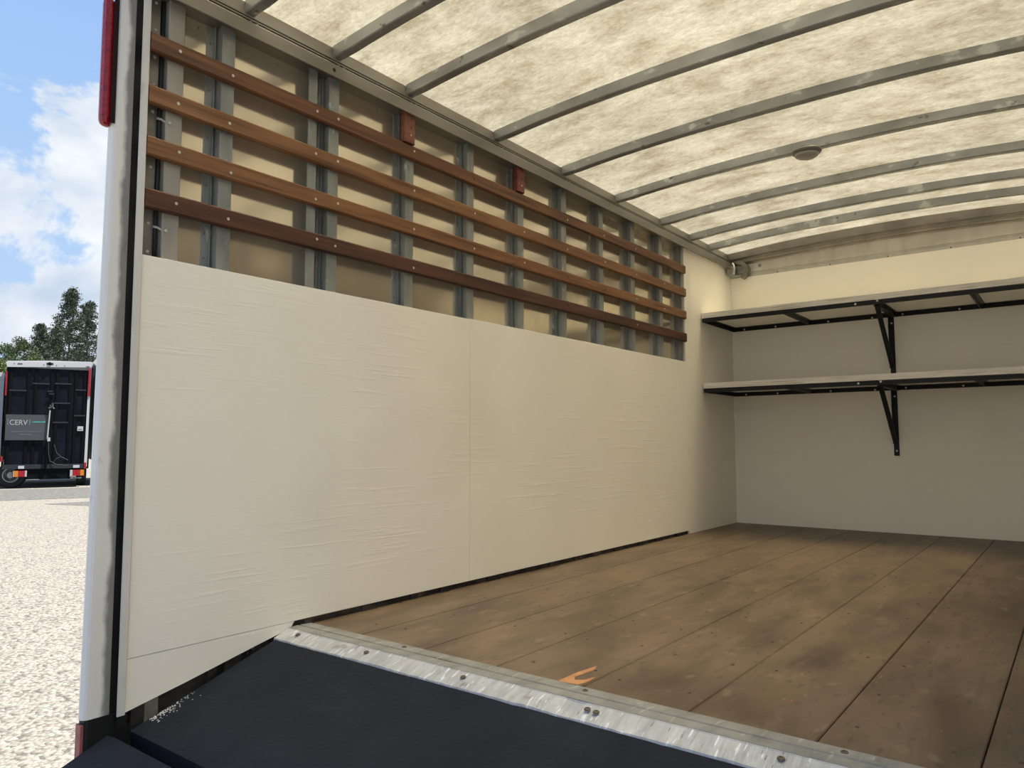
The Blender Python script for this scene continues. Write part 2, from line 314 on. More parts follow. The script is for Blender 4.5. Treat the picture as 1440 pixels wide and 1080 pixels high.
tag(d2, 'shadow wedge painted in grey beside the post, nearer than the band', 'painted_shadow', kind='structure')

# ------------------------------------------------------------------ floor
fl = MB().box((-.05, .76, -.12), (W+.05, L+.05, -.03)).build('floor', M['black_metal']); tag(fl, 'worn brown wooden plank floor of the cargo box', 'floor', kind='structure')
xs = [-.045, .255, .550, .8442, 1.1381, 1.4384, 1.7331, 2.03, W+.045]
for i in range(8):
    dz = R.uniform(-.0004, .0004)
    p = MB().prism([(xs[i]+.0014, -.028), (xs[i+1]-.0014, -.028), (xs[i+1]-.0014, -.003+dz), (xs[i+1]-.004, dz), (xs[i]+.004, dz), (xs[i]+.0014, -.003+dz)], 1, FLY-.01, L).build('plank', M['plank'], fl)
    # each plank has its own figure of grain
    sc = MB()
    for yy in [1.02+.305*k for k in range(14)]:
        for xx in (xs[i]+.055, xs[i+1]-.055):
            if xx < .01 or xx > W-.02: continue
            if R.random() < .3: continue
            cx, cy = xx+R.uniform(-.012, .012), yy+R.uniform(-.03, .03)
            sc.lathe((cx, cy, dz-.002), (0, 0, 1), [(.0050, 0), (.0050, .0028), (.003, .0024)], 8)
    sc.build('screw', M['floorscrew'], fl)['kind'] = 'stuff'
s = MB()
s.add([(1.060, .893, .0012), (1.122, .900, .0012), (1.130, .945, .0012), (1.124, .985, .0012), (1.112, .945, .0012), (1.092, .930, .0012), (1.078, .95, .0012), (1.088, 1.04, .0012), (1.075, 1.075, .0012), (1.062, .99, .0012)], [(0, 1, 2, 3, 4, 5, 6, 7, 8, 9)])
s.build('bare_wood_patch', M['stain'], fl)
chipm = MB()
for k in range(26):
    x, y = R.uniform(.1, 2.2), R.uniform(.95, 4.3); a = R.uniform(.0015, .0035)
    chipm.box((x, y, .0005), (x+a, y+a*R.uniform(1, 2), .003))
chipm.build('crumbs', M['stain'], fl)['kind'] = 'stuff'

# sill plate
sill = empty('sill_plate', (W/2, .73, 0), 'scuffed galvanised sill strip between the plank floor and the dark slope', 'sill')
def lip_mesh():
    q = MB(); nx = 150; prof = [(.7295, -.045), (.7292, -.0215), (.7305, -.0165), (.760, -.0055), (.7865, .0030), (.7895, .0058), (.7895, -.028)]
    vs = []; w1 = w2 = 0.0
    for i in range(nx+1):
        x = W*i/nx; w1 = .75*w1+R.uniform(-.0011, .0011); w2 = .8*w2+R.uniform(-.0005, .0005)
        dent = -.0045*math.exp(-((x-1.20)/.035)**2)-.003*math.exp(-((x-.17)/.05)**2)
        for k, (y, z) in enumerate(prof):
            vs.append((x, y+(w1 if k < 3 else 0)+(dent*.6 if k in (4, 5) else 0), z+(w2*2 if k < 3 else w2 if k == 3 else 0)+(dent*.5 if k in (3, 4) else 0)))
    n = len(prof)
    fs = [(i*n+j, i*n+(j+1) % n, (i+1)*n+(j+1) % n, (i+1)*n+j) for i in range(nx) for j in range(n)]+[tuple(range(n)), tuple(nx*n+j for j in range(n))]
    return q.add(vs, fs)
def pbuild(mb, name, material, parent, smooth=False):
    """part whose vertices are given in world space, under an unrotated parent"""
    lo_ = parent.location; mb.v = [tuple(Vector(x)-lo_) for x in mb.v]
    return mb.build(name, material, parent, smooth)
fixn(pbuild(lip_mesh(), 'sloped_lip', M['sill'], sill))
sm = MB().prism([(.790, -.028), (.790, .0065), (.826, .0075), (.829, .0035), (.834, .0035), (.837, .0070), (.884, .0050), (.886, -.002), (.886, -.028)], 0, .0, W); pbuild(sm, 'ridged_top', M['sill_top'], sill)
for x, y, z in ((.085, .765, .0), (.43, .766, .0), (.83, .766, .0), (1.235, .764, .0), (1.262, .760, .0), (1.70, .766, .0), (.50, .86, .006), (1.17, .858, .006), (1.80, .86, .006), (2.1, .765, 0)):
    pbuild(MB().lathe((x, y, z-.001), (0, -.1, 1), [(.0085, 0), (.0075, .003), (.0045, .0035), (.0040, .0015)], 12), 'bolt', M['rust'], sill)

# sloping rear floor
dove = empty('sloping_floor', (W/2, .49, -.18), 'dark navy painted floor slope running down from the galvanised sill', 'ramp')
pbuild(MB().prism([(.250, -.178), (.252, -.222), (.262, -.224), (.729, -.060), (.7295, -.022)], 0, .008, W-.008), 'deck', M['navy'], dove)
cm_ = MB()
for k in range(120):
    t_ = abs(R.gauss(0, .06)); x = .012+abs(R.gauss(0, .018)); y = .30+t_
    if y > .48: continue
    z = -.178+(y-.25)/(.479)*.156; a = R.uniform(.001, .0035)
    cm_.box((x, y, z-.001), (x+a, y+a*1.8, z+.0012))
tag(pbuild(cm_, 'paint_flakes', M['chips'], dove), 'pale flecks of chipped paint', kind='stuff')

# lowered ramp beyond the gap
ramp = empty('ramp', (W/2, -.5, -.5), 'dark navy ramp plate lowered beyond the gap at the bottom edge', 'ramp')
def rz_(y): return -.170-(.19-y)*.42
prf = [(.19, -.170), (.198, -.180), (.19, -.20), (-1.30, rz_(-1.30)-.02), (-1.34, rz_(-1.34)), (-1.30, rz_(-1.30))]
pbuild(MB().prism(prf, 0, .035, W-.03), 'plate', M['navy'], ramp)
pbuild(MB().prism([(.188, -.1712), (.196, -.1815), (.188, -.203), (-1.30, rz_(-1.30)-.022), (-1.30, rz_(-1.30))], 0, .008, .034), 'edge_bar', M['navy'], ramp)
pbuild(MB().prism([(.188, -.1712), (.196, -.1815), (.188, -.203), (-1.30, rz_(-1.30)-.022), (-1.30, rz_(-1.30))], 0, W-.03, W-.006), 'edge_bar', M['navy'], ramp)
hb = pbuild(MB().box((.02, .215, -.330), (W-.02, .245, -.290)), 'hinge_bar', M['black_metal'], ramp)

# ------------------------------------------------------------------ left wall
def wall_side(name, sx, full=True):
    """sx = 0: left wall; sx = 1: mirrored right wall"""
    def X(x): return W-x if sx else x
    def bx(mb, a, b, **k):
        x0, x1 = sorted((X(a[0]), X(b[0]))); return mb.box((x0, a[1], a[2]), (x1, b[1], b[2]), **k)
    w = MB(); bx(w, (-.075, .20, -.30), (-.062, L+.06, 2.17)); w = w.build(name, M['white'])
    tag(w, ('left' if not sx else 'right')+' side wall of the box, white panels below and wooden slats above', 'wall', kind='structure')
    # inner metal skin in sheets
    for ya, yb in ((.34, .885), (.888, 2.16), (2.163, 3.36), (3.363, 4.22)):
        q = MB(); bx(q, (-.0615, ya, -.02), (-.056, yb, 2.10)); q.build('metal_sheet', M['sheet'], w)
    # zed studs
    Z0, Z1 = (.6 if not sx else .6), 2.062
    def zed(y, wd=.045):
        q = MB(); 
        bx(q, (-.0155, y, 1.12), (-.0125, y+wd, Z1)); bx(q, (-.056, y-.003, 1.12), (-.0125, y, Z1)); bx(q, (-.056, y-.036, 1.12), (-.053, y-.003, Z1))
        bx(q, (-.056, y-.013, 1.12), (-.040, y-.010, Z1))
        st = q.build('stud', M['galv'], w)
        rv = MB(); z = 1.26
        while z < Z1-.01:
            rv.lathe((X(-.053), y-.024, z), (1-2*sx, 0, 0), [(.0042, 0), (.0038, .0018), (.002, .0026)], 8); z += .082
        rv.build('rivets', M['alu'], st)['kind'] = 'stuff'
    for y in (.487, .935, 1.343, 1.742, 2.138, 2.537, 2.941, 3.337, 3.735): zed(y)
    q = MB(); bx(q, (-.0155, .838, 1.12), (-.0125, .880, Z1)); bx(q, (-.056, .877, 1.12), (-.0125, .880, Z1)); bx(q, (-.056, .880, 1.12), (-.053, .890, Z1)); q.build('stud', M['galv'], w)
    q = MB(); bx(q, (-.0155, 4.075, 1.12), (-.0125, 4.100, Z1)); bx(q, (-.056, 4.075, 1.12), (-.0125, 4.078, Z1)); bx(q, (-.056, 4.04, 1.12), (-.053, 4.078, Z1)); q.build('stud', M['galv'], w)
    # rear end: wide pale post, dark gap with the wiring, riveted strip
    q = MB(); bx(q, (-.058, .302, -.02), (-.014, .356, 2.07), bev=.003); bx(q, (-.058, .356, -.02), (-.035, .364, 2.07)); q.build('rear_stud', M['rear_alu'], w)
    q = MB(); bx(q, (-.061, .286, -.02), (-.050, .302, 2.09)); q.build('dark_gap', M['black'], w)
    q = MB(); bx(q, (-.061, .244, -.02), (-.040, .286, 2.09)); bx(q, (-.040, .244, -.02), (-.034, .257, 2.09)); pl = q.build('riveted_strip', M['alu'], w)
    rv = MB()
    for k in range(10): rv.lathe((X(-.040), .272, 1.24+.0893*k), (1-2*sx, 0, 0), [(.0052, 0), (.0048, .002), (.002, .0034)], 10)
    rv.build('rivets', M['alu_light'], pl)['kind'] = 'stuff'
    # panels of painted plywood
    for i, (ya, yb) in enumerate(((YP, 1.7475), (1.7490, 4.114))):
        q = MB(); bx(q, (-.0125, ya, .024), (0, yb, ZT if i == 0 else ZT+.002), bev=.0012); q.build('plywood_panel', M['paint'], w)
    q = MB(); a_, b_ = sorted((X(-.0125), X(-.0008)))
    q.prism([(YP, .0232), (YP, -.126), (.42, -.086), (.66, -.029), (.76, -.006), (.80, .005), (.812, .0232)], 0, a_, b_); fixn(q.build('wedge_panel', M['paint'], w))
    q = MB(); bx(q, (-.03, 4.114, .0), (-.0055, L, 2.075)); q.build('end_panel', M['paint_v'], w)
    # scuffed rub board that shows in the gap below the panels
    q = MB(); bx(q, (-.030, .80, -.02), (-.014, 4.12, .040)); bx(q, (-.05, .24, -.26), (-.034, .80, .02)); q.build('rub_board', M['rub'], w)
    bl = [(.262, .30), (.302, .342), (.50, .53), (.56, .62), (.66, .72)]
    for k, (ya, yb) in enumerate(bl):
        zc = -.178+(ya-.25)/.479*.156
        q = MB(); bx(q, (-.034, ya, zc-.03), (-.016, yb, zc+.075)); q.build('spacer_block', M['rubpale'] if k == 1 else M['rub'], w)
    y = .86
    while y < 4.05:
        q = MB(); l_ = R.uniform(.03, .12); bx(q, (-.0145, y, -.0), (-.0055, y+l_, .03)); q.build('spacer_block', R.choice([M['rub'], M['black'], M['rub']]), w); y += l_+R.uniform(.06, .28)
    # rivets along the top of the skin
    rv = MB(); y = .42
    while y < 4.0:
        rv.lathe((X(-.056), y, 2.036), (1-2*sx, 0, 0), [(.004, 0), (.0038, .002), (.002, .003)], 8); y += .062
    rv.build('rivets', M['alu'], w)['kind'] = 'stuff'
    # wooden slats with their screws
    rows = [(1.858, 1.917, 'wood1', .0), (1.690, 1.749, 'wood2', .0), (1.527, 1.587, 'wood3', 0.), (1.363, 1.424, 'wood4', 0.)]
    sy = [.330, .510, .862, .957, 1.365, 1.764, 2.160, 2.559, 2.963, 3.359, 3.757, 4.088]
    for i, (z0, z1, mn, _) in enumerate(rows):
        q = MB(); bx(q, (-.0125, .2345, z0), (.0125, 4.108, z1), bev=.005); sl = q.build('slat', M[mn], w)
        for y in sy:
            z = (z0+z1)/2+R.uniform(-.008, .008)
            sc = MB().lathe((X(.0125), y+R.uniform(-.006, .006), z), (1-2*sx, 0, 0), [(.0052, 0), (.005, .0012), (.0025, .0008)], 10)
            sc.build('screw', M['screw'] if (R.random() < .72 or y < 1.2) else M['darkscrew'], sl)
    for k, (ya, z0, z1, mn) in enumerate(((1.306, 1.922, 2.052, 'block1'), (2.094, 1.922, 2.045, 'block2'))):
        q = MB(); bx(q, (-.0125, ya, z0), (.018, ya+.062, z1), bev=.004); bk = q.build('wood_block', M[mn], w)
        for zz, mm in ((z0+.034, 'screw'), (z0+.065, 'darkscrew'), (z0+.105, 'darkscrew')):
            MB().lathe((X(.018), ya+.036, zz), (1-2*sx, 0, 0), [(.0045, 0), (.0042, .0012), (.002, .0008)], 10).build('screw', M[mm], bk)
    # rail along the top
    pr = [(-.062, 2.058), (.004, 2.058), (.030, 2.040), (.033, 2.042), (.033, 2.088), (.029, 2.093), (.012, 2.0935), (.012, 2.099), (.027, 2.100), (.027, 2.105), (.010, 2.106), (.010, 2.112), (.022, 2.113), (.022, 2.117), (.004, 2.119), (.002, 2.140), (-.002, 2.142), (-.004, 2.176), (-.062, 2.176)]
    q = MB(); pp = [(X(x), z) for x, z in pr]; q.prism(pp, 1, .245, L-.002); tr = fixn(q.build('trim_1' if not sx else 'trim_2', M['alu']))
    tag(tr, 'grooved aluminium rail along the top of the '+('left' if not sx else 'right')+' wall', 'trim', kind='structure')
    for y in (.76, 1.01):
        pass
    for y in BY:
        for dy in (-.012, .014):
            MB().lathe((X(.026), y+dy, 2.094), (1-2*sx, 0, 0), [(.0038, 0), (.0035, .002), (.0015, .003)], 8).build('rivet', M['alu_light'], tr)
    MB().lathe((X(.033), .918, 2.066), (1-2*sx, 0, 0), [(.0075, -.001), (.0075, .001), (.004, .0012)], 10).build('hole_plug', M['black'], tr)
    return w
BY = [.180, .575, .955, 1.347, 1.945, 2.545, 3.140, 3.760, 4.245, 4.600]
wl = wall_side('wall_left', 0)
wr = wall_side('wall_right', 1)

# wiring in the rear gap of the left wall
wire = empty('wiring', (-.03, .294, 1.5), 'black cable held by two clips behind the left ends of the slats', 'cable')
pbuild(MB().tube([(-.038, .295, 2.06), (-.036, .292, 1.80), (-.034, .290, 1.66), (-.036, .293, 1.5), (-.034, .289, 1.36), (-.036, .291, 1.226)], .0055, 8), 'cable', M['black'], wire, True)
for z in (1.662, 1.315):
    pbuild(MB().tube([(-.030, .280, z+.004), (-.024, .292, z+.002), (-.022, .306, z-.004), (-.0135, .312, z-.006)], .0042, 8), 'clip', M['alu_light'], wire, True)
    pbuild(MB().lathe((-.0135, .313, z-.006), (1, 0, 0), [(.006, 0), (.0055, .004), (.003, .005)], 10), 'clip_screw', M['screw'], wire)

# ------------------------------------------------------------------ rear posts
def post_dirt(m):      # grime that lies along the edge of the door slot
    t = m.node_tree; b = t.nodes['Principled BSDF']; src = b.inputs['Base Color'].links[0].from_socket
    g_ = t.nodes.new('ShaderNodeTexCoord'); sx_ = t.nodes.new('ShaderNodeSeparateXYZ'); t.links.new(g_.outputs['Object'], sx_.inputs[0])
    def nz(sc, st, det):
        q = t.nodes.new('ShaderNodeMapping'); q.inputs['Scale'].default_value = st; t.links.new(g_.outputs['Object'], q.inputs[0])
        n = t.nodes.new('ShaderNodeTexNoise'); n.inputs['Scale'].default_value = sc; n.inputs['Detail'].default_value = det; t.links.new(q.outputs[0], n.inputs['Vector']); return n
    a = nz(3.2, (.3, .3, 1), 5); f = nz(60, (1, 1, .35), 5)
    ma = t.nodes.new('ShaderNodeMath'); ma.operation = 'MULTIPLY_ADD'; t.links.new(a.outputs[0], ma.inputs[0]); ma.inputs[1].default_value = .075; t.links.new(sx_.outputs['Y'], ma.inputs[2])
    mf = t.nodes.new('ShaderNodeMath'); mf.operation = 'MULTIPLY_ADD'; t.links.new(f.outputs[0], mf.inputs[0]); mf.inputs[1].default_value = .016; t.links.new(ma.outputs[0], mf.inputs[2])
    mr = t.nodes.new('ShaderNodeMapRange'); mr.interpolation_type = 'SMOOTHSTEP'; t.links.new(mf.outputs[0], mr.inputs[0])
    mr.inputs[1].default_value = .038; mr.inputs[2].default_value = .056; mr.inputs[3].default_value = 0; mr.inputs[4].default_value = .85
    x = t.nodes.new('ShaderNodeMix'); x.data_type = 'RGBA'; t.links.new(mr.outputs[0], x.inputs[0]); t.links.new(src, x.inputs[6]); x.inputs[7].default_value = (.13, .13, .125, 1)
    t.links.new(x.outputs[2], b.inputs['Base Color'])
post_dirt(M['white_dirty'])
def post(sx, label):
    def X(x): return W-x if sx else x
    p = empty('corner_post', (X(-.03), .17, -.12), label, 'post')
    def prof(yo): return [(X(0), .145+yo), (X(0), .192), (X(-.012), .1935), (X(-.012), .2135), (X(0), .2135), (X(0), .2135), (X(-.0765), .24), (X(-.0765), .19), (X(-.060), .152+yo), (X(-.035), .131+yo*1.2), (X(-.018), .127+yo), (X(-.006), .134+yo)]
    def pr2(yo):  # body only up to the slot
        return [(X(0), .150+yo), (X(0), .193), (X(-.050), .195), (X(-.0765), .200), (X(-.075), .182), (X(-.055), .152+yo), (X(-.035), .134+yo), (X(-.018), .129+yo), (X(-.006), .135+yo), (X(-.0015), .141+yo)]
    q = MB().prism(pr2(-.008), 2, -.118, 2.35, pr2(.012)); fixn(pbuild(q, 'post_face', M['white_dirty'], p))
    q = MB(); a, b = sorted((X(-.075), X(-.035))); q.box((a, .196, -.15), (b, .238, 2.30)); pbuild(q, 'door_slot', M['black'], p)
    a, b = sorted((X(-.034), X(-.010))); q = MB().box((a, .1945, -.15), (b, .2000, 2.30)); pbuild(q, 'rubber_seal', M['black'], p)
    a, b = sorted((X(-.034), X(.012))); q = MB().box((max(a, b-.006) if not sx else a, .210, -.128), (b if not sx else min(b, a+.006), .2325, 2.018), bev=.0015); pbuild(q, 'track_strip', M['strip'], p)
    a, b = sorted((X(.004), X(.011))); q = MB().box((a, .2110, -.158), (b, .2365, -.1285)); q.prism([(X(-.001), .138), (X(-.001), .2145), (X(-.0765), .2145), (X(-.0765), .195), (X(-.050), .150), (X(-.036), .129), (X(-.006), .129)], 2, -.46, -.119); q.box((min(X(-.0765), X(-.012)), .2145, -.46), (max(X(-.0765), X(-.012)), .26, -.16)); pbuild(q, 'black_foot', M['black_metal'], p)
    a, b = sorted((X(-.034), X(-.004))); q = MB().box((a, .1195, -.30), (b, .1275, -.130)); pbuild(q, 'reflector', M['red_tape'], p)
    return p
post(0, 'scuffed white rear corner post with a dark door slot, left edge of the opening')
pr_ = post(1, 'white rear corner post on the right of the opening, out of frame')
hd = MB().box((-.07, .14, 2.20), (W+.07, .26, 2.42), bev=.01).build('trim_3', M['white']); tag(hd, 'white header above the rear opening, out of frame', 'trim', kind='structure')

lt = empty('marker_light', (-.02, .12, 1.60), 'long red marker light with rounded end, high on the white corner post', 'light')
def lprof(k=1.0, dy=0.0): return [(-.004*k, .132), (-.002*k, .120), (-.008*k, .1095+dy), (-.022*k, .1070+dy), (-.036*k, .1105+dy), (-.040*k, .121), (-.038*k, .132)]
for za, zb in ((1.612, 1.965), (1.975, 2.33)):
    q = MB().prism(lprof(), 2, za, zb)
    ln = fixn(pbuild(q, 'lens', M['red'], lt))
q = MB(); base_ = lprof(); cxm, cym = -.022, .1345; rings_ = [(1.0, 1.6112), (.985, 1.604), (.93, 1.597), (.82, 1.591), (.62, 1.5865), (.30, 1.584)]
vs = [(cxm+(x-cxm)*k, cym+(y-cym)*k, z) for k, z in rings_ for x, y in base_]; nn = len(base_)
fs = [(i*nn+j, i*nn+(j+1) % nn, (i+1)*nn+(j+1) % nn, (i+1)*nn+j) for i in range(len(rings_)-1) for j in range(nn)]+[tuple(range(nn)), tuple((len(rings_)-1)*nn+j for j in range(nn))]
q.add(vs, fs); fixn(pbuild(q, 'end_cap', M['red'], lt))
pbuild(MB().box((-.0005, .1285, 1.592), (.0035, .1425, 2.33), bev=.0015), 'gasket', M['red_dark'], lt)

# ------------------------------------------------------------------ back wall
bw = MB().box((-.07, L+.012, -.10), (W+.07, L+.04, 2.2)).build('wall_back', M['alu']); tag(bw, 'white boarded front wall of the box behind the shelves', 'wall', kind='structure')
for xa, xb in ((-.005, W+.005),):
    MB().box((xa, L, 0), (xb, L+.012, 1.981)).build('board', M['paint_v'], bw)
for k in range(7):
    x = .374+.3975*k
    if x < W: MB().lathe((x, L+.008, 1.990), (0, -1, 0), [(.0065, 0), (.006, .003), (.003, .004)], 10).build('bolt', M['darkscrew'], bw)
q = MB()
n = 24; fs = []; vs = []
def cap(prf, name_, mt_, par=None):
    q = MB(); n = 24; fs = []; vs = []
    for i in range(n+1):
        x = -.06+(W+.12)*i/n; a = max(0, arch(x))*.75
        vs += [(x, y, z+(max(0, arch(x)) if z > 2.17 else a if z > 2.07 else (a*.5 if z > 2.025 else 0))) for y, z in prf]
    k_ = len(prf)
    for i in range(n):
        for j in range(k_): fs.append((i*k_+j, i*k_+(j+1) % k_, (i+1)*k_+(j+1) % k_, (i+1)*k_+j))
    fs += [tuple(range(k_)), tuple(n*k_+j for j in range(k_))]
    q.add(vs, fs); return fixn(q.build(name_, mt_, par))
prf = [(L+.012, 1.975), (L+.005, 1.980), (L+.004, 2.004), (L-.001, 2.006), (L-.001, 2.010), (L+.004, 2.012), (L+.004, 2.018), (L-.001, 2.020), (L+.002, 2.030), (L+.002, 2.075), (L-.006, 2.085), (L-.030, 2.090), (L-.034, 2.096), (L-.034, 2.116), (L-.042, 2.122), (L-.060, 2.126), (L-.060, 2.176), (L+.012, 2.183)]
tr = cap(prf[:10]+[(L+.012, 2.0751)], 'trim_4', M['alu_light'])
cap([(L+.012, 2.0755)]+prf[9:], 'upper_rail', M['alu'], tr); tag(tr, 'stepped aluminium cap rail above the white back wall', 'trim', kind='structure')
MB().lathe((.235, L+.002, 2.062), (0, -1, 0), [(.014, 0), (.013, .002), (.005, .003)], 14).build('rivet', M['alu'], tr)

# metal bracket in the upper corner
br = empty('corner_bracket', (.09, 4.93, 1.985), 'grey cast metal corner bracket with round hole above the shelves', 'bracket')
q = MB()
ang = [math.radians(a) for a in range(-70, 100, 14)]
pts_o = [(.085+.080*math.cos(a), 2.030+.075*math.sin(a)) for a in ang]; pts_i = [(.085+.045*math.cos(a), 2.030+.048*math.sin(a)) for a in ang]
n = len(ang); vs = []
for y in (4.955, 5.018): vs += [(x, y, z) for x, z in pts_o]+[(x, y, z) for x, z in pts_i]
fs = []
for i in range(n-1):
    fs += [(i, i+1, n+i+1, n+i), (2*n+i, 3*n+i, 3*n+i+1, 2*n+i+1), (i, 2*n+i, 2*n+i+1, i+1), (n+i, n+i+1, 3*n+i+1, 3*n+i)]
fs += [(0, n, 3*n, 2*n), (n-1, 3*n-1+0, 4*n-1, 2*n-1)][:1]+[(n-1, 3*n-1, 4*n-1, 2*n-1)]
q.add(vs, fs); fixn(pbuild(q, 'curved_arm', M['alu'], br))
fixn(pbuild(MB().box((.010, 4.90, 1.988), (.066, 4.985, 2.058), bev=.006), 'housing', M['galv'], br))
pbuild(MB().tube([(.068, 4.90, 1.99), (.075, 4.90, 2.03), (.068, 4.905, 2.065), (.055, 4.91, 2.082)], .008, 8), 'chrome_loop', M['screw'], br, True)
pbuild(MB().box((.030, 4.94, 1.9815), (.120, 5.0, 1.990)), 'foot', M['galv'], br)
pbuild(MB().box((.125, 4.985, 1.982), (.165, 5.020, 2.01)), 'mounting_tab', M['alu'], br)
pbuild(MB().lathe((.04, 4.90, 2.035), (0, -1, 0), [(.006, 0), (.005, .004)], 10), 'red_button', M['red'], br)

# ------------------------------------------------------------------ ceiling and bows
q = MB(); n = 28; m2 = 30
vs = [(-.06+(W+.12)*i/n, .14+(L-.12-.0)*j/m2, 2.184+arch(-.06+(W+.12)*i/n)) for j in range(m2+1) for i in range(n+1)]
fs = [(j*(n+1)+i, j*(n+1)+i+1, (j+1)*(n+1)+i+1, (j+1)*(n+1)+i) for j in range(m2) for i in range(n)]
q.add(vs, fs); ce = q.build('ceiling', M['roof'], smooth=True); tag(ce, 'translucent stained fibreglass roof glowing with sunlight', 'ceiling', kind='structure')
for y in BY:
    q = MB(); n = 26; vs = []; fs = []
    for i in range(n+1):
        x = -.002+(W+.004)*i/n; u = (x-W/2)/(W/2); zb = 2.129+.050*(1-abs(u)**2.6); zt = 2.181+arch(x)
        if i in (0, n): zb += .006
        vs += [(x, y-.018, zb+.004), (x, y-.014, zb), (x, y+.018, zb), (x, y+.022, zb+.004), (x, y+.022, zt-.002), (x, y-.010, zt), (x, y-.018, zt)]
    for i in range(n):
        for j in range(7): fs.append((i*7+j, i*7+(j+1) % 7, (i+1)*7+(j+1) % 7, (i+1)*7+j))
    fs += [tuple(range(7)), tuple(n*7+j for j in range(7))]
    q.add(vs, fs); fixn(q.build('roof_bow', M['bow'], ce))

# dome lamp
lp = empty('dome_lamp', (1.15, 3.11, 2.17), 'round flush dome lamp under a roof bow, unlit', 'lamp')
bz = 2.129+.050
pbuild(MB().lathe((1.15, 3.118, bz), (0, 0, -1), [(.052, 0), (.070, .003), (.074, .012), (.070, .020), (.060, .026)], 32), 'base', M['lamp_body'], lp, False)
pbuild(MB().lathe((1.15, 3.118, bz-.026), (0, 0, -1), [(.060, 0), (.057, .008), (.045, .016), (.025, .020), (.006, .021)], 32), 'lens', M['lens'], lp, True)

# ------------------------------------------------------------------ shelves
def shelf(zb, label, leg_z, name='wall_shelf'):
    yf = L-.6245
    s = empty(name, (W/2, L-.3, zb), label, 'shelf')
    for xa, xb in ((.002, W-.002),):
        pbuild(MB().box((xa, yf, zb), (xb, L-.001, zb+.0185)), 'shelf_board', M['board_edge'], s)
        pbuild(MB().box((xa, yf+.0015, zb+.019), (xb, L-.001, zb+.0375)), 'shelf_board', M['board_edge'], s)
        pbuild(MB().box((xa+.001, yf+.003, zb+.0375), (xb-.001, L-.002, zb+.039)), 'painted_top', M['paint_v'], s)
        pbuild(MB().box((xa+.001, yf+.003, zb-.0012), (xb-.001, L-.002, zb+.0005)), 'painted_underside', M['paint_v'], s)
    zt = zb-.0012; h = .031
    for j, (xa, xb, dz) in enumerate(((.006, 1.19, 0), (1.10, W-.006, -.003))):
        q = MB(); q.box((xa, yf+.001+dz*.4, zt-h), (xb, yf+.004+dz*.4, zt+dz)); q.box((xa, yf+.004, zt-.003+dz), (xb, yf+.036, zt+dz)); pbuild(q, 'front_angle', M['black_metal'], s)
        q = MB(); q.box((xa, L-.005+dz*.4, zt-h), (xb, L-.0015+dz*.4, zt+dz)); q.box((xa, L-.038, zt-.003+dz), (xb, L-.0015, zt+dz)); pbuild(q, 'rear_angle', M['black_metal'], s)
    for x in (.008, .60, 1.19, 1.72, W-.04):
        q = MB(); q.box((x, yf+.037, zt-.0035), (x+.032, L-.039, zt-.0005)); q.box((x, yf+.005, zt-.030), (x+.003, L-.006, zt-.0035)); pbuild(q, 'cross_angle', M['black_metal'] if x < .1 else M['shelf_grey'], s)
    # bracket
    ztop = zt-h
    pbuild(MB().box((1.158, L-.0065, leg_z), (1.192, L-.002, zt-.004)), 'upright', M['black_metal'], s)
    pbuild(MB().box((1.158, L-.034, leg_z+.085), (1.162, L-.0065, zt-.004)), 'upright_flange', M['black_metal'], s)
    pbuild(MB().bar((1.197, yf+.035, zt-.018), (1.172, L-.022, leg_z+.10), .030, .010, (0, 0, 1)), 'diagonal_brace', M['black_metal'], s)
    q = MB(); q.box((1.18, yf+.03, zt-.036), (1.214, L-.03, zt-.031)); pbuild(q, 'bracket_arm', M['black_metal'], s)
    for x, y, z, ax in ((1.075, yf+.001, zt-.016, (0, -1, 0)), (1.21, yf-.001, zt-.010, (0, -1, 0)), (1.176, L-.0065, zt-.075, (0, -1, 0)), (1.176, L-.0065, leg_z+.035, (0, -1, 0)),
                        (1.25, L-.005, zt-.016, (0, -1, 0)), (.35, L-.005, zt-.018, (0, -1, 0)), (.745, L-.005, zt-.018, (0, -1, 0)), (.10, L-.005, zt-.018, (0, -1, 0)), (1.05, L-.005, zt-.022, (0, -1, 0)), (1.60, L-.005, zt-.018, (0, -1, 0)), (2.05, L-.005, zt-.018, (0, -1, 0)), (.024, yf+.12, zt-.0035, (0, 0, -1))):
        pbuild(MB().lathe((x, y, z), ax, [(.0075, 0), (.007, .003), (.004, .0055)], 10), 'bolt', M['screw'], s)
    return s
shelf(1.572, 'upper white shelf on black angle iron frame across the back wall', 1.085)
shelf(1.044, 'lower white shelf on black angle iron frame across the back wall', .545)

# ------------------------------------------------------------------ far truck (local frame: x right, y away from the viewer, z up)
G = Vector((-24.33, 8.996, -.8)); ang = math.atan2(.938, .347)   # local x = (.347,.938)
def frame(name, loc, label, cat, group=None):
    o = empty(name, loc, label, cat, group); o.rotation_euler[2] = ang; return o
FT = frame('box_truck', tuple(G), 'far box truck with dark rear ramp folded up, seen past the post', 'truck')
def P(mb, name, mt, parent=FT, smooth=False): return mb.build(name, mt, parent, smooth)
body = P(MB().box((-1.17, .10, .75), (1.09, 5.6, 3.98)), 'box_body', M['truck_white'])
P(MB().prism([(-1.27, 4.02), (-1.22, 3.86), (1.10, 3.96), (1.13, 4.13)], 1, -.05, .30), 'header', M['truck_white'])
P(MB().prism([(-1.27, 4.02), (-1.2, 4.06), (0, 4.13), (1.1, 4.15), (1.13, 4.13)], 1, .0, 5.65), 'roof_cap', M['truck_white'])
P(MB().prism([(-1.255, .70), (-1.20, .70), (-1.185, 3.86), (-1.225, 3.86)], 1, -.02, .16), 'side_frame', M['hull'])
P(MB().prism([(1.008, .66), (1.09, .66), (1.105, 3.94), (1.035, 3.94)], 1, -.03, .16), 'side_frame', M['truck_white'])
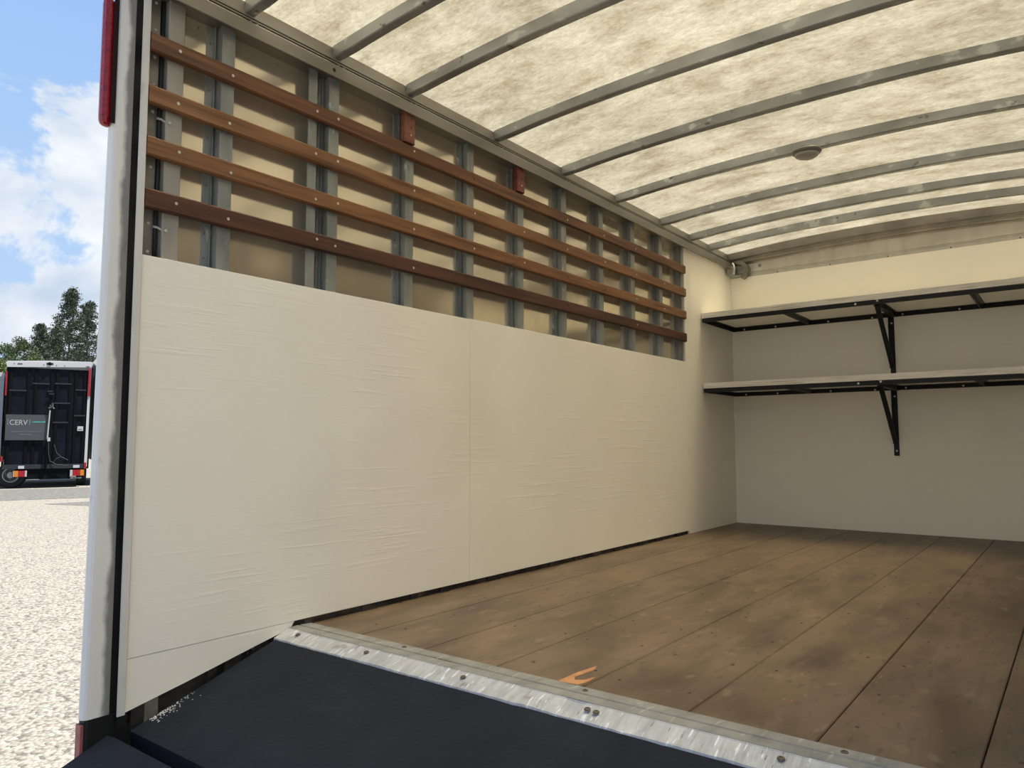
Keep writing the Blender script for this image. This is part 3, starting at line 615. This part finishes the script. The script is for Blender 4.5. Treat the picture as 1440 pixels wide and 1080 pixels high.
P(MB().prism([(1.09, .60), (1.14, .60), (1.16, 3.96), (1.11, 3.96)], 1, .0, .14), 'side_frame', M['hull'])
P(MB().box((-1.19, .02, .68), (1.03, .09, 3.86)), 'folded_ramp', M['dark_box'])
for xa in (-1.14, -.66, -.46, -.02, .13, .50, .66, .92):
    o = P(MB().box((xa, -.012, .72), (xa+.075, .02, 3.84)), 'rib', M['hull'])
for xa, xb, z in ((-1.14, -.68, 3.10), (-.52, -.06, 3.34), (.09, .56, 3.36), (.68, .98, 3.17), (.09, .54, 2.72), (-.10, .04, 3.10), (.66, .98, 2.32), (.08, .50, 2.09), (.50, .98, 1.42)):
    if z > 1.5: P(MB().box((xa, -.02, z), (xb, .019, z+.045)), 'cross_rib', M['dark_rib'])
P(MB().box((-1.22, -.04, .62), (1.04, .10, .76)), 'bumper_bar', M['dark_rib'])
P(MB().box((-.62, .0, .28), (.62, .25, .62)), 'underframe', M['hull'])
P(MB().box((-.9, .25, .50), (.9, 5.4, .74)), 'chassis', M['hull'])
sg = P(MB().box((-1.19, -.060, 1.535), (-.065, -.045, 2.35)), 'sign', M['sign'])
def text(s_, x, z, size, mt, y=-.0615, font_w=1.0, off=0.0, parent=sg):
    c = bpy.data.curves.new('lettering', 'FONT'); c.body = s_; c.size = size; c.extrude = .002; c.offset = off; c.resolution_u = 3
    tmp = bpy.data.objects.new('lettering_curve', c); COL.objects.link(tmp)
    bpy.context.view_layer.update()
    me = bpy.data.meshes.new_from_object(tmp.evaluated_get(bpy.context.evaluated_depsgraph_get()))
    bpy.data.objects.remove(tmp); bpy.data.curves.remove(c)
    xs_ = [v_.co.x for v_ in me.vertices]; w_ = max(xs_)-min(xs_); x0_ = min(xs_)
    for v_ in me.vertices:
        a, b_ = (v_.co.x-x0_)*font_w, v_.co.y; v_.co = Vector((x+a, y-v_.co.z, z+b_))
    me.materials.clear(); me.materials.append(mt)
    o = bpy.data.objects.new('lettering', me); COL.objects.link(o); o.parent = parent; return o, w_*font_w
text('CERV', -1.085, 2.02, .235, M['letter'], font_w=.86)
text('LANDSCAPE', -.475, 2.095, .068, M['teal'], font_w=.93, off=.003)
text('CERVPROPERTYSOLUTIONS.COM', -1.035, 1.785, .052, M['letter_g'], font_w=1.0)
text('888-501-CERV', -.80, 1.695, .052, M['letter_g'], font_w=1.0)
P(MB().box((-1.135, -.063, 2.02), (-1.122, -.060, 2.20)), 'logo_bar', M['letter_g'], sg)
P(MB().box((-.558, -.063, 2.02), (-.545, -.060, 2.20)), 'logo_bar', M['letter_g'], sg)
P(MB().box((-.5445, -.063, 2.11), (-.495, -.060, 2.12)), 'logo_bar', M['teal'], sg)
# latch pole, hoses, handle
P(MB().tube([(-.055, -.10, 1.58), (-.018, -.10, 2.50)], .022, 8), 'gas_strut', M['letter'])
P(MB().box((-.05, -.13, 1.50), (.03, -.04, 1.62)), 'strut_bracket', M['rim'])
P(MB().tube([(-.06, -.09, .60), (-.05, -.09, 1.52)], .04, 8), 'latch_bar', M['hull'])
P(MB().tube([(-.05, -.09, 2.56), (.05, -.09, 2.62), (.04, -.09, 2.74)], .035, 8).tube([(-.03, -.09, 2.52), (-.02, -.09, 2.66), (.10, -.1, 2.55)], .025, 6), 'latch_handle', M['sign'])
P(MB().box((-.06, -.06, 3.02), (.08, -.03, 3.06)), 'latch_bar', M['dark_rib'])
P(MB().box((-.09, -.08, .62), (-.02, -.03, .90)), 'hinge_tab', M['rim'])
P(MB().tube([(-.02, -.12, 1.50), (.0, -.14, 1.1), (.05, -.14, .86), (.25, -.13, .74), (.55, -.12, .70)], .014, 6), 'hose', M['tire'])
P(MB().tube([(.14, -.12, 1.40), (.22, -.14, 1.12), (.36, -.14, .98), (.55, -.13, .88)], .013, 6), 'hose', M['tire'])
P(MB().tube([(.12, -.12, .78), (.22, -.14, .93), (.33, -.14, .99), (.45, -.13, .95)], .013, 6), 'hose', M['tire'])
lb = P(MB().box((.775, -.022, 1.84), (.94, -.014, 1.99)), 'sticker', M['truck_white'])
P(MB().box((.80, -.025, 1.875), (.92, -.0225, 1.89)).box((.80, -.025, 1.905), (.90, -.0225, 1.915)), 'sticker_print', M['letter_g'], lb)
P(MB().box((-1.245, -.045, 2.95), (-1.205, -.01, 3.72)), 'marker_light', M['red'])
P(MB().box((1.035, -.055, 2.99), (1.10, -.03, 3.92)), 'marker_light', M['red'])
for xa, order in ((-.93, ('rim', 'amber', 'red', 'rim')), (.62, ('rim', 'red', 'red', 'amber'))):
    tl_ = P(MB().box((xa-.02, -.03, .36), (xa+.40, .02, .58)), 'tail_light', M['hull'])
    wd = (.02, .11, .17, .05) if xa < 0 else (.07, .11, .09, .11); x = xa
    for mn, w_ in zip(order, wd):
        P(MB().box((x, -.05, .375), (x+w_, -.03, .565)), 'lens', M[mn], tl_); x += w_+.006
P(MB().box((-.80, -.06, .63), (-.64, -.041, .72)), 'reflector_plate', M['truck_white']); P(MB().box((.70, -.06, .63), (.88, -.041, .72)), 'reflector_plate', M['truck_white'])
P(MB().box((-1.27, -.05, .86), (-1.22, .0, 1.03)), 'reflector', M['red']); P(MB().box((1.01, -.06, .60), (1.07, -.035, .80)), 'reflector', M['red'])
npl = P(MB().box((.62, -.035, .265), (1.0, -.02, .345)), 'number_strip', M['hull'])
text('888-923-0087', .64, .28, .058, M['letter'], y=-.037, parent=npl)
for x in (-.98, -.80, 0.0-.08, .28): pass
P(MB().lathe((-.08, -.02, 4.02), (0, -1, 0), [(.055, -.02), (.055, .05), (.035, .07)], 12), 'reverse_camera', M['hull'])
P(MB().box((-.17, -.055, 3.985), (.02, -.04, 4.05)), 'camera_plate', M['dark_rib'])
for x, w_ in ((-1.05, .02), (-.95, .13), (-.25, .02), (.10, .02), (.33, .02), (.95, .10)): P(MB().box((x, -.056, 3.965), (x+w_, -.05, 3.99)), 'header_mark', M['dark_rib'])
def wheel(parent, x0, y, sgn):
    w = MB().lathe((x0, y, .43), (sgn, 0, 0), [(.30, 0), (.40, .01), (.43, .05), (.43, .24), (.40, .28), (.30, .285)], 28)
    tw = P(w, 'wheel', M['tire'], parent)
    P(MB().lathe((x0, y, .43), (sgn, 0, 0), [(.27, -.004), (.27, .004), (.25, .03), (.10, .06)], 24), 'rim', M['rim'], tw)
wheel(FT, 1.12, 1.2, -1)
fw_ = P(MB().lathe((-.95, .75, .415), (-.18, -1, 0), [(.27, 0), (.36, .02), (.41, .06), (.415, .12), (.415, .24), (.38, .30), (.24, .312)], 32), 'wheel', M['tire'])
P(MB().lathe((-.95, .75, .415), (-.18, -1, 0), [(.235, .29), (.235, .316), (.222, .320), (.205, .312)], 32), 'rim', M['rim'], fw_)
P(MB().lathe((-1.0, .48, .415), (-.18, -1, 0), [(.10, 0), (.10, .045), (.06, .05)], 20), 'hub', M['rim'], fw_)
# the left rear wheel shows its face between truck and neighbour
# neighbours
nb_ = frame('box_truck', tuple(G+Vector((.347, .938, 0))*(-2.47)+Vector((-.938, .347, 0))*.8), 'pale white box body at the left frame edge, beside the far dark-ramp truck', 'truck')
P(MB().box((-1.15, 0, .85), (1.13, 5.5, 3.66)), 'box_body', M['truck_white_shaded'], nb_); P(MB().box((-1.17, -.03, 3.60), (1.15, 5.5, 3.74)), 'roof_cap', M['truck_white'], nb_)
P(MB().box((-1.17, -.03, .80), (-1.09, .03, 3.60)), 'side_frame', M['truck_white'], nb_); P(MB().box((1.07, -.03, .80), (1.15, .03, 3.60)), 'side_frame', M['truck_white_shaded'], nb_)
P(MB().box((-.9, .2, .5), (.9, 5.3, .85)), 'chassis', M['black_metal'], nb_)
wheel(nb_, -1.10, 1.0, 1)
n3 = frame('box_truck', tuple(G+Vector((.347, .938, 0))*(2.50)+Vector((-.938, .347, 0))*.5), 'white box truck mostly hidden behind the post, right of the dark-ramp truck', 'truck')
P(MB().box((-1.20, 0, .85), (1.13, 5.5, 4.15)), 'box_body', M['truck_white'], n3); P(MB().prism([(-1.34, 4.19), (-1.26, 4.08), (1.2, 4.08), (1.25, 4.2), (1.1, 4.34), (-1.22, 4.34)], 1, -.05, 5.6), 'roof_cap', M['truck_white'], n3)
P(MB().box((-1.1, -.02, .85), (1.05, .0, 4.0)), 'rear_door', M['dark_box'], n3); P(MB().box((-.9, .2, .5), (.9, 5.3, .85)), 'chassis', M['black_metal'], n3)
wheel(n3, -1.10, 1.0, 1); wheel(n3, 1.10, 1.0, -1)

# ------------------------------------------------------------------ trees beyond the yard
def tree(name, az, D, top, wid, base_crown, mt, label, seed, kind='broad', dens=1.0, leaf=.17):
    r = random.Random(seed)
    loc = Vector((2.22+az[0]*D, -.81+az[1]*D, -.8)); H = top+.8
    T = empty(name, tuple(loc), label, 'tree', None)
    tm = MB().tube([(0, 0, -.1), (.05, 0, H*.4), (-.05, .05, H*.75), (0, 0, H*.94)], [wid*.045+.06, wid*.035+.05, .06, .02], 8)
    cl = []
    nb = int((34 if kind == 'pine' else 30)*dens)
    for k in range(nb):
        f = (k+.5)/nb; z = base_crown+(H-.3-base_crown)*f
        rad = wid/2*((1-f)**.75*1.05+.10 if kind == 'pine' else math.sin(math.pi*min(1, .22+.78*f)**1.1)**.6+.12)
        if kind == 'pine': rad *= (.75 + .45*r.random()); rad = min(rad, wid*.52)
        a = k*2.4+r.uniform(-.4, .4)
        e_ = Vector((math.cos(a)*rad, math.sin(a)*rad, z+rad*r.uniform(-.05, .3)))
        s0 = Vector((0, 0, z-rad*.15)); tm.tube([tuple(s0), tuple((s0+e_)/2+Vector((0, 0, -.05*rad))), tuple(e_)], [.05, .035, .015], 5)
        for q_ in (.35, .6, .8, 1.0):
            c = s0.lerp(e_, q_); cl.append((c+Vector((r.uniform(-.25, .25), r.uniform(-.25, .25), r.uniform(-.1, .25))), .26*wid/4+.20+.12*r.random()))
    cl.append((Vector((0, 0, H-.25)), .35)); cl.append((Vector((0, 0, H-.75)), .5))
    tm.build('trunk', M['trunk'], T)
    fm = MB()
    for c, rr in cl:
        for k in range(int(46*dens)):
            d = Vector((r.gauss(0, 1), r.gauss(0, 1), r.gauss(0, .75))).normalized()*rr*(r.random()**.4)
            p = c+d; a = Vector((r.gauss(0, 1), r.gauss(0, 1), r.gauss(0, 1))).normalized(); b = a.orthogonal().normalized()
            sz = leaf*r.uniform(.6, 1.2)
            fm.add([p-a*sz*.7, p+b*sz*.35, p+a*sz*.7, p-b*sz*.35], [(0, 1, 2, 3)])
    fo = fm.build('foliage', mt, T); fo['kind'] = 'stuff'
    return T
def AZ(px):
    pts = {0: (-.954, .298), 30: (-.948, .317), 60: (-.942, .335), 90: (-.935, .354), 105: (-.931, .364), 135: (-.923, .385)}
    f = px/30.0; a0 = math.atan2(.298, -.954); a1 = math.atan2(.385, -.923); a = a0+(a1-a0)*px/135.0
    return (math.cos(a), math.sin(a))
def grow(kind, px, D, top90, wid90, base, mt, label, seed, dens=1.0):
    k = D/90.0
    return tree('pine_tree' if kind == 'pine' else 'leafy_tree', AZ(px), D, .65+(top90-.65)*k, wid90*k, base, mt, label, seed, kind, dens, .15*k)
grow('pine', 97, 118, 16.9, 5.0, 3.5, M['needle'], 'tallest dark pine rising behind the far dark-ramp truck', 3, 1.7)
grow('pine', 124, 127, 15.6, 4.4, 3.0, M['needle'], 'dark pine beside the tallest one, cut by the white post', 5, 1.5)
grow('pine', 56, 102, 13.0, 3.4, 2.0, M['needle'], 'shorter pointed pine left of the tallest pine', 8, 1.4)
grow('pine', 77, 110, 12.6, 4.8, 2.0, M['needle'], 'broad dark pine between the shorter pine and the tallest one', 11, 1.5)
grow('broad', 33, 94, 11.2, 4.6, 2.2, M['leaf'], 'mid green bushy tree between the short pine and the frame edge', 13, 1.4)
grow('broad', 12, 132, 10.6, 4.6, 2.0, M['leaf'], 'green bushy tree at the left edge of the photo behind the trucks', 17, 1.3)
grow('broad', 0, 78, 9.2, 3.4, 1.6, M['leaf_y'], 'small yellow-green tree low at the left frame edge', 19, 1.3)
grow('broad', 112, 88, 10.2, 4.6, 1.6, M['needle'], 'low green tree below the tallest pine, over the truck roof', 23, 1.4)
grow('broad', 84, 79, 9.6, 3.6, 1.6, M['needle'], 'low dark tree in the middle above the truck header', 41, 1.4)
grow('broad', 50, 70, 9.2, 4.0, 1.6, M['leaf_y'], 'low yellow-green tree just above the truck header', 29, 1.3)
grow('broad', 172, 100, 12.0, 5.0, 1.8, M['leaf'], 'green tree hidden behind the white post', 31)
grow('broad', -44, 84, 10.0, 5.0, 1.6, M['leaf'], 'green tree beyond the left frame edge', 37)
for px, D, top, wid, lab in ((232, 114, 11.5, 5.5, 'bushy green tree hidden well to the right behind the box wall'), (300, 90, 10.5, 5.5, 'farther bushy green tree hidden behind the middle of the box wall'), (380, 98, 12.0, 6.0, 'tall bushy green tree hidden behind the far end of the box wall')):
    grow('broad', px, D, top, wid, 1.6, M['leaf'], lab, px)
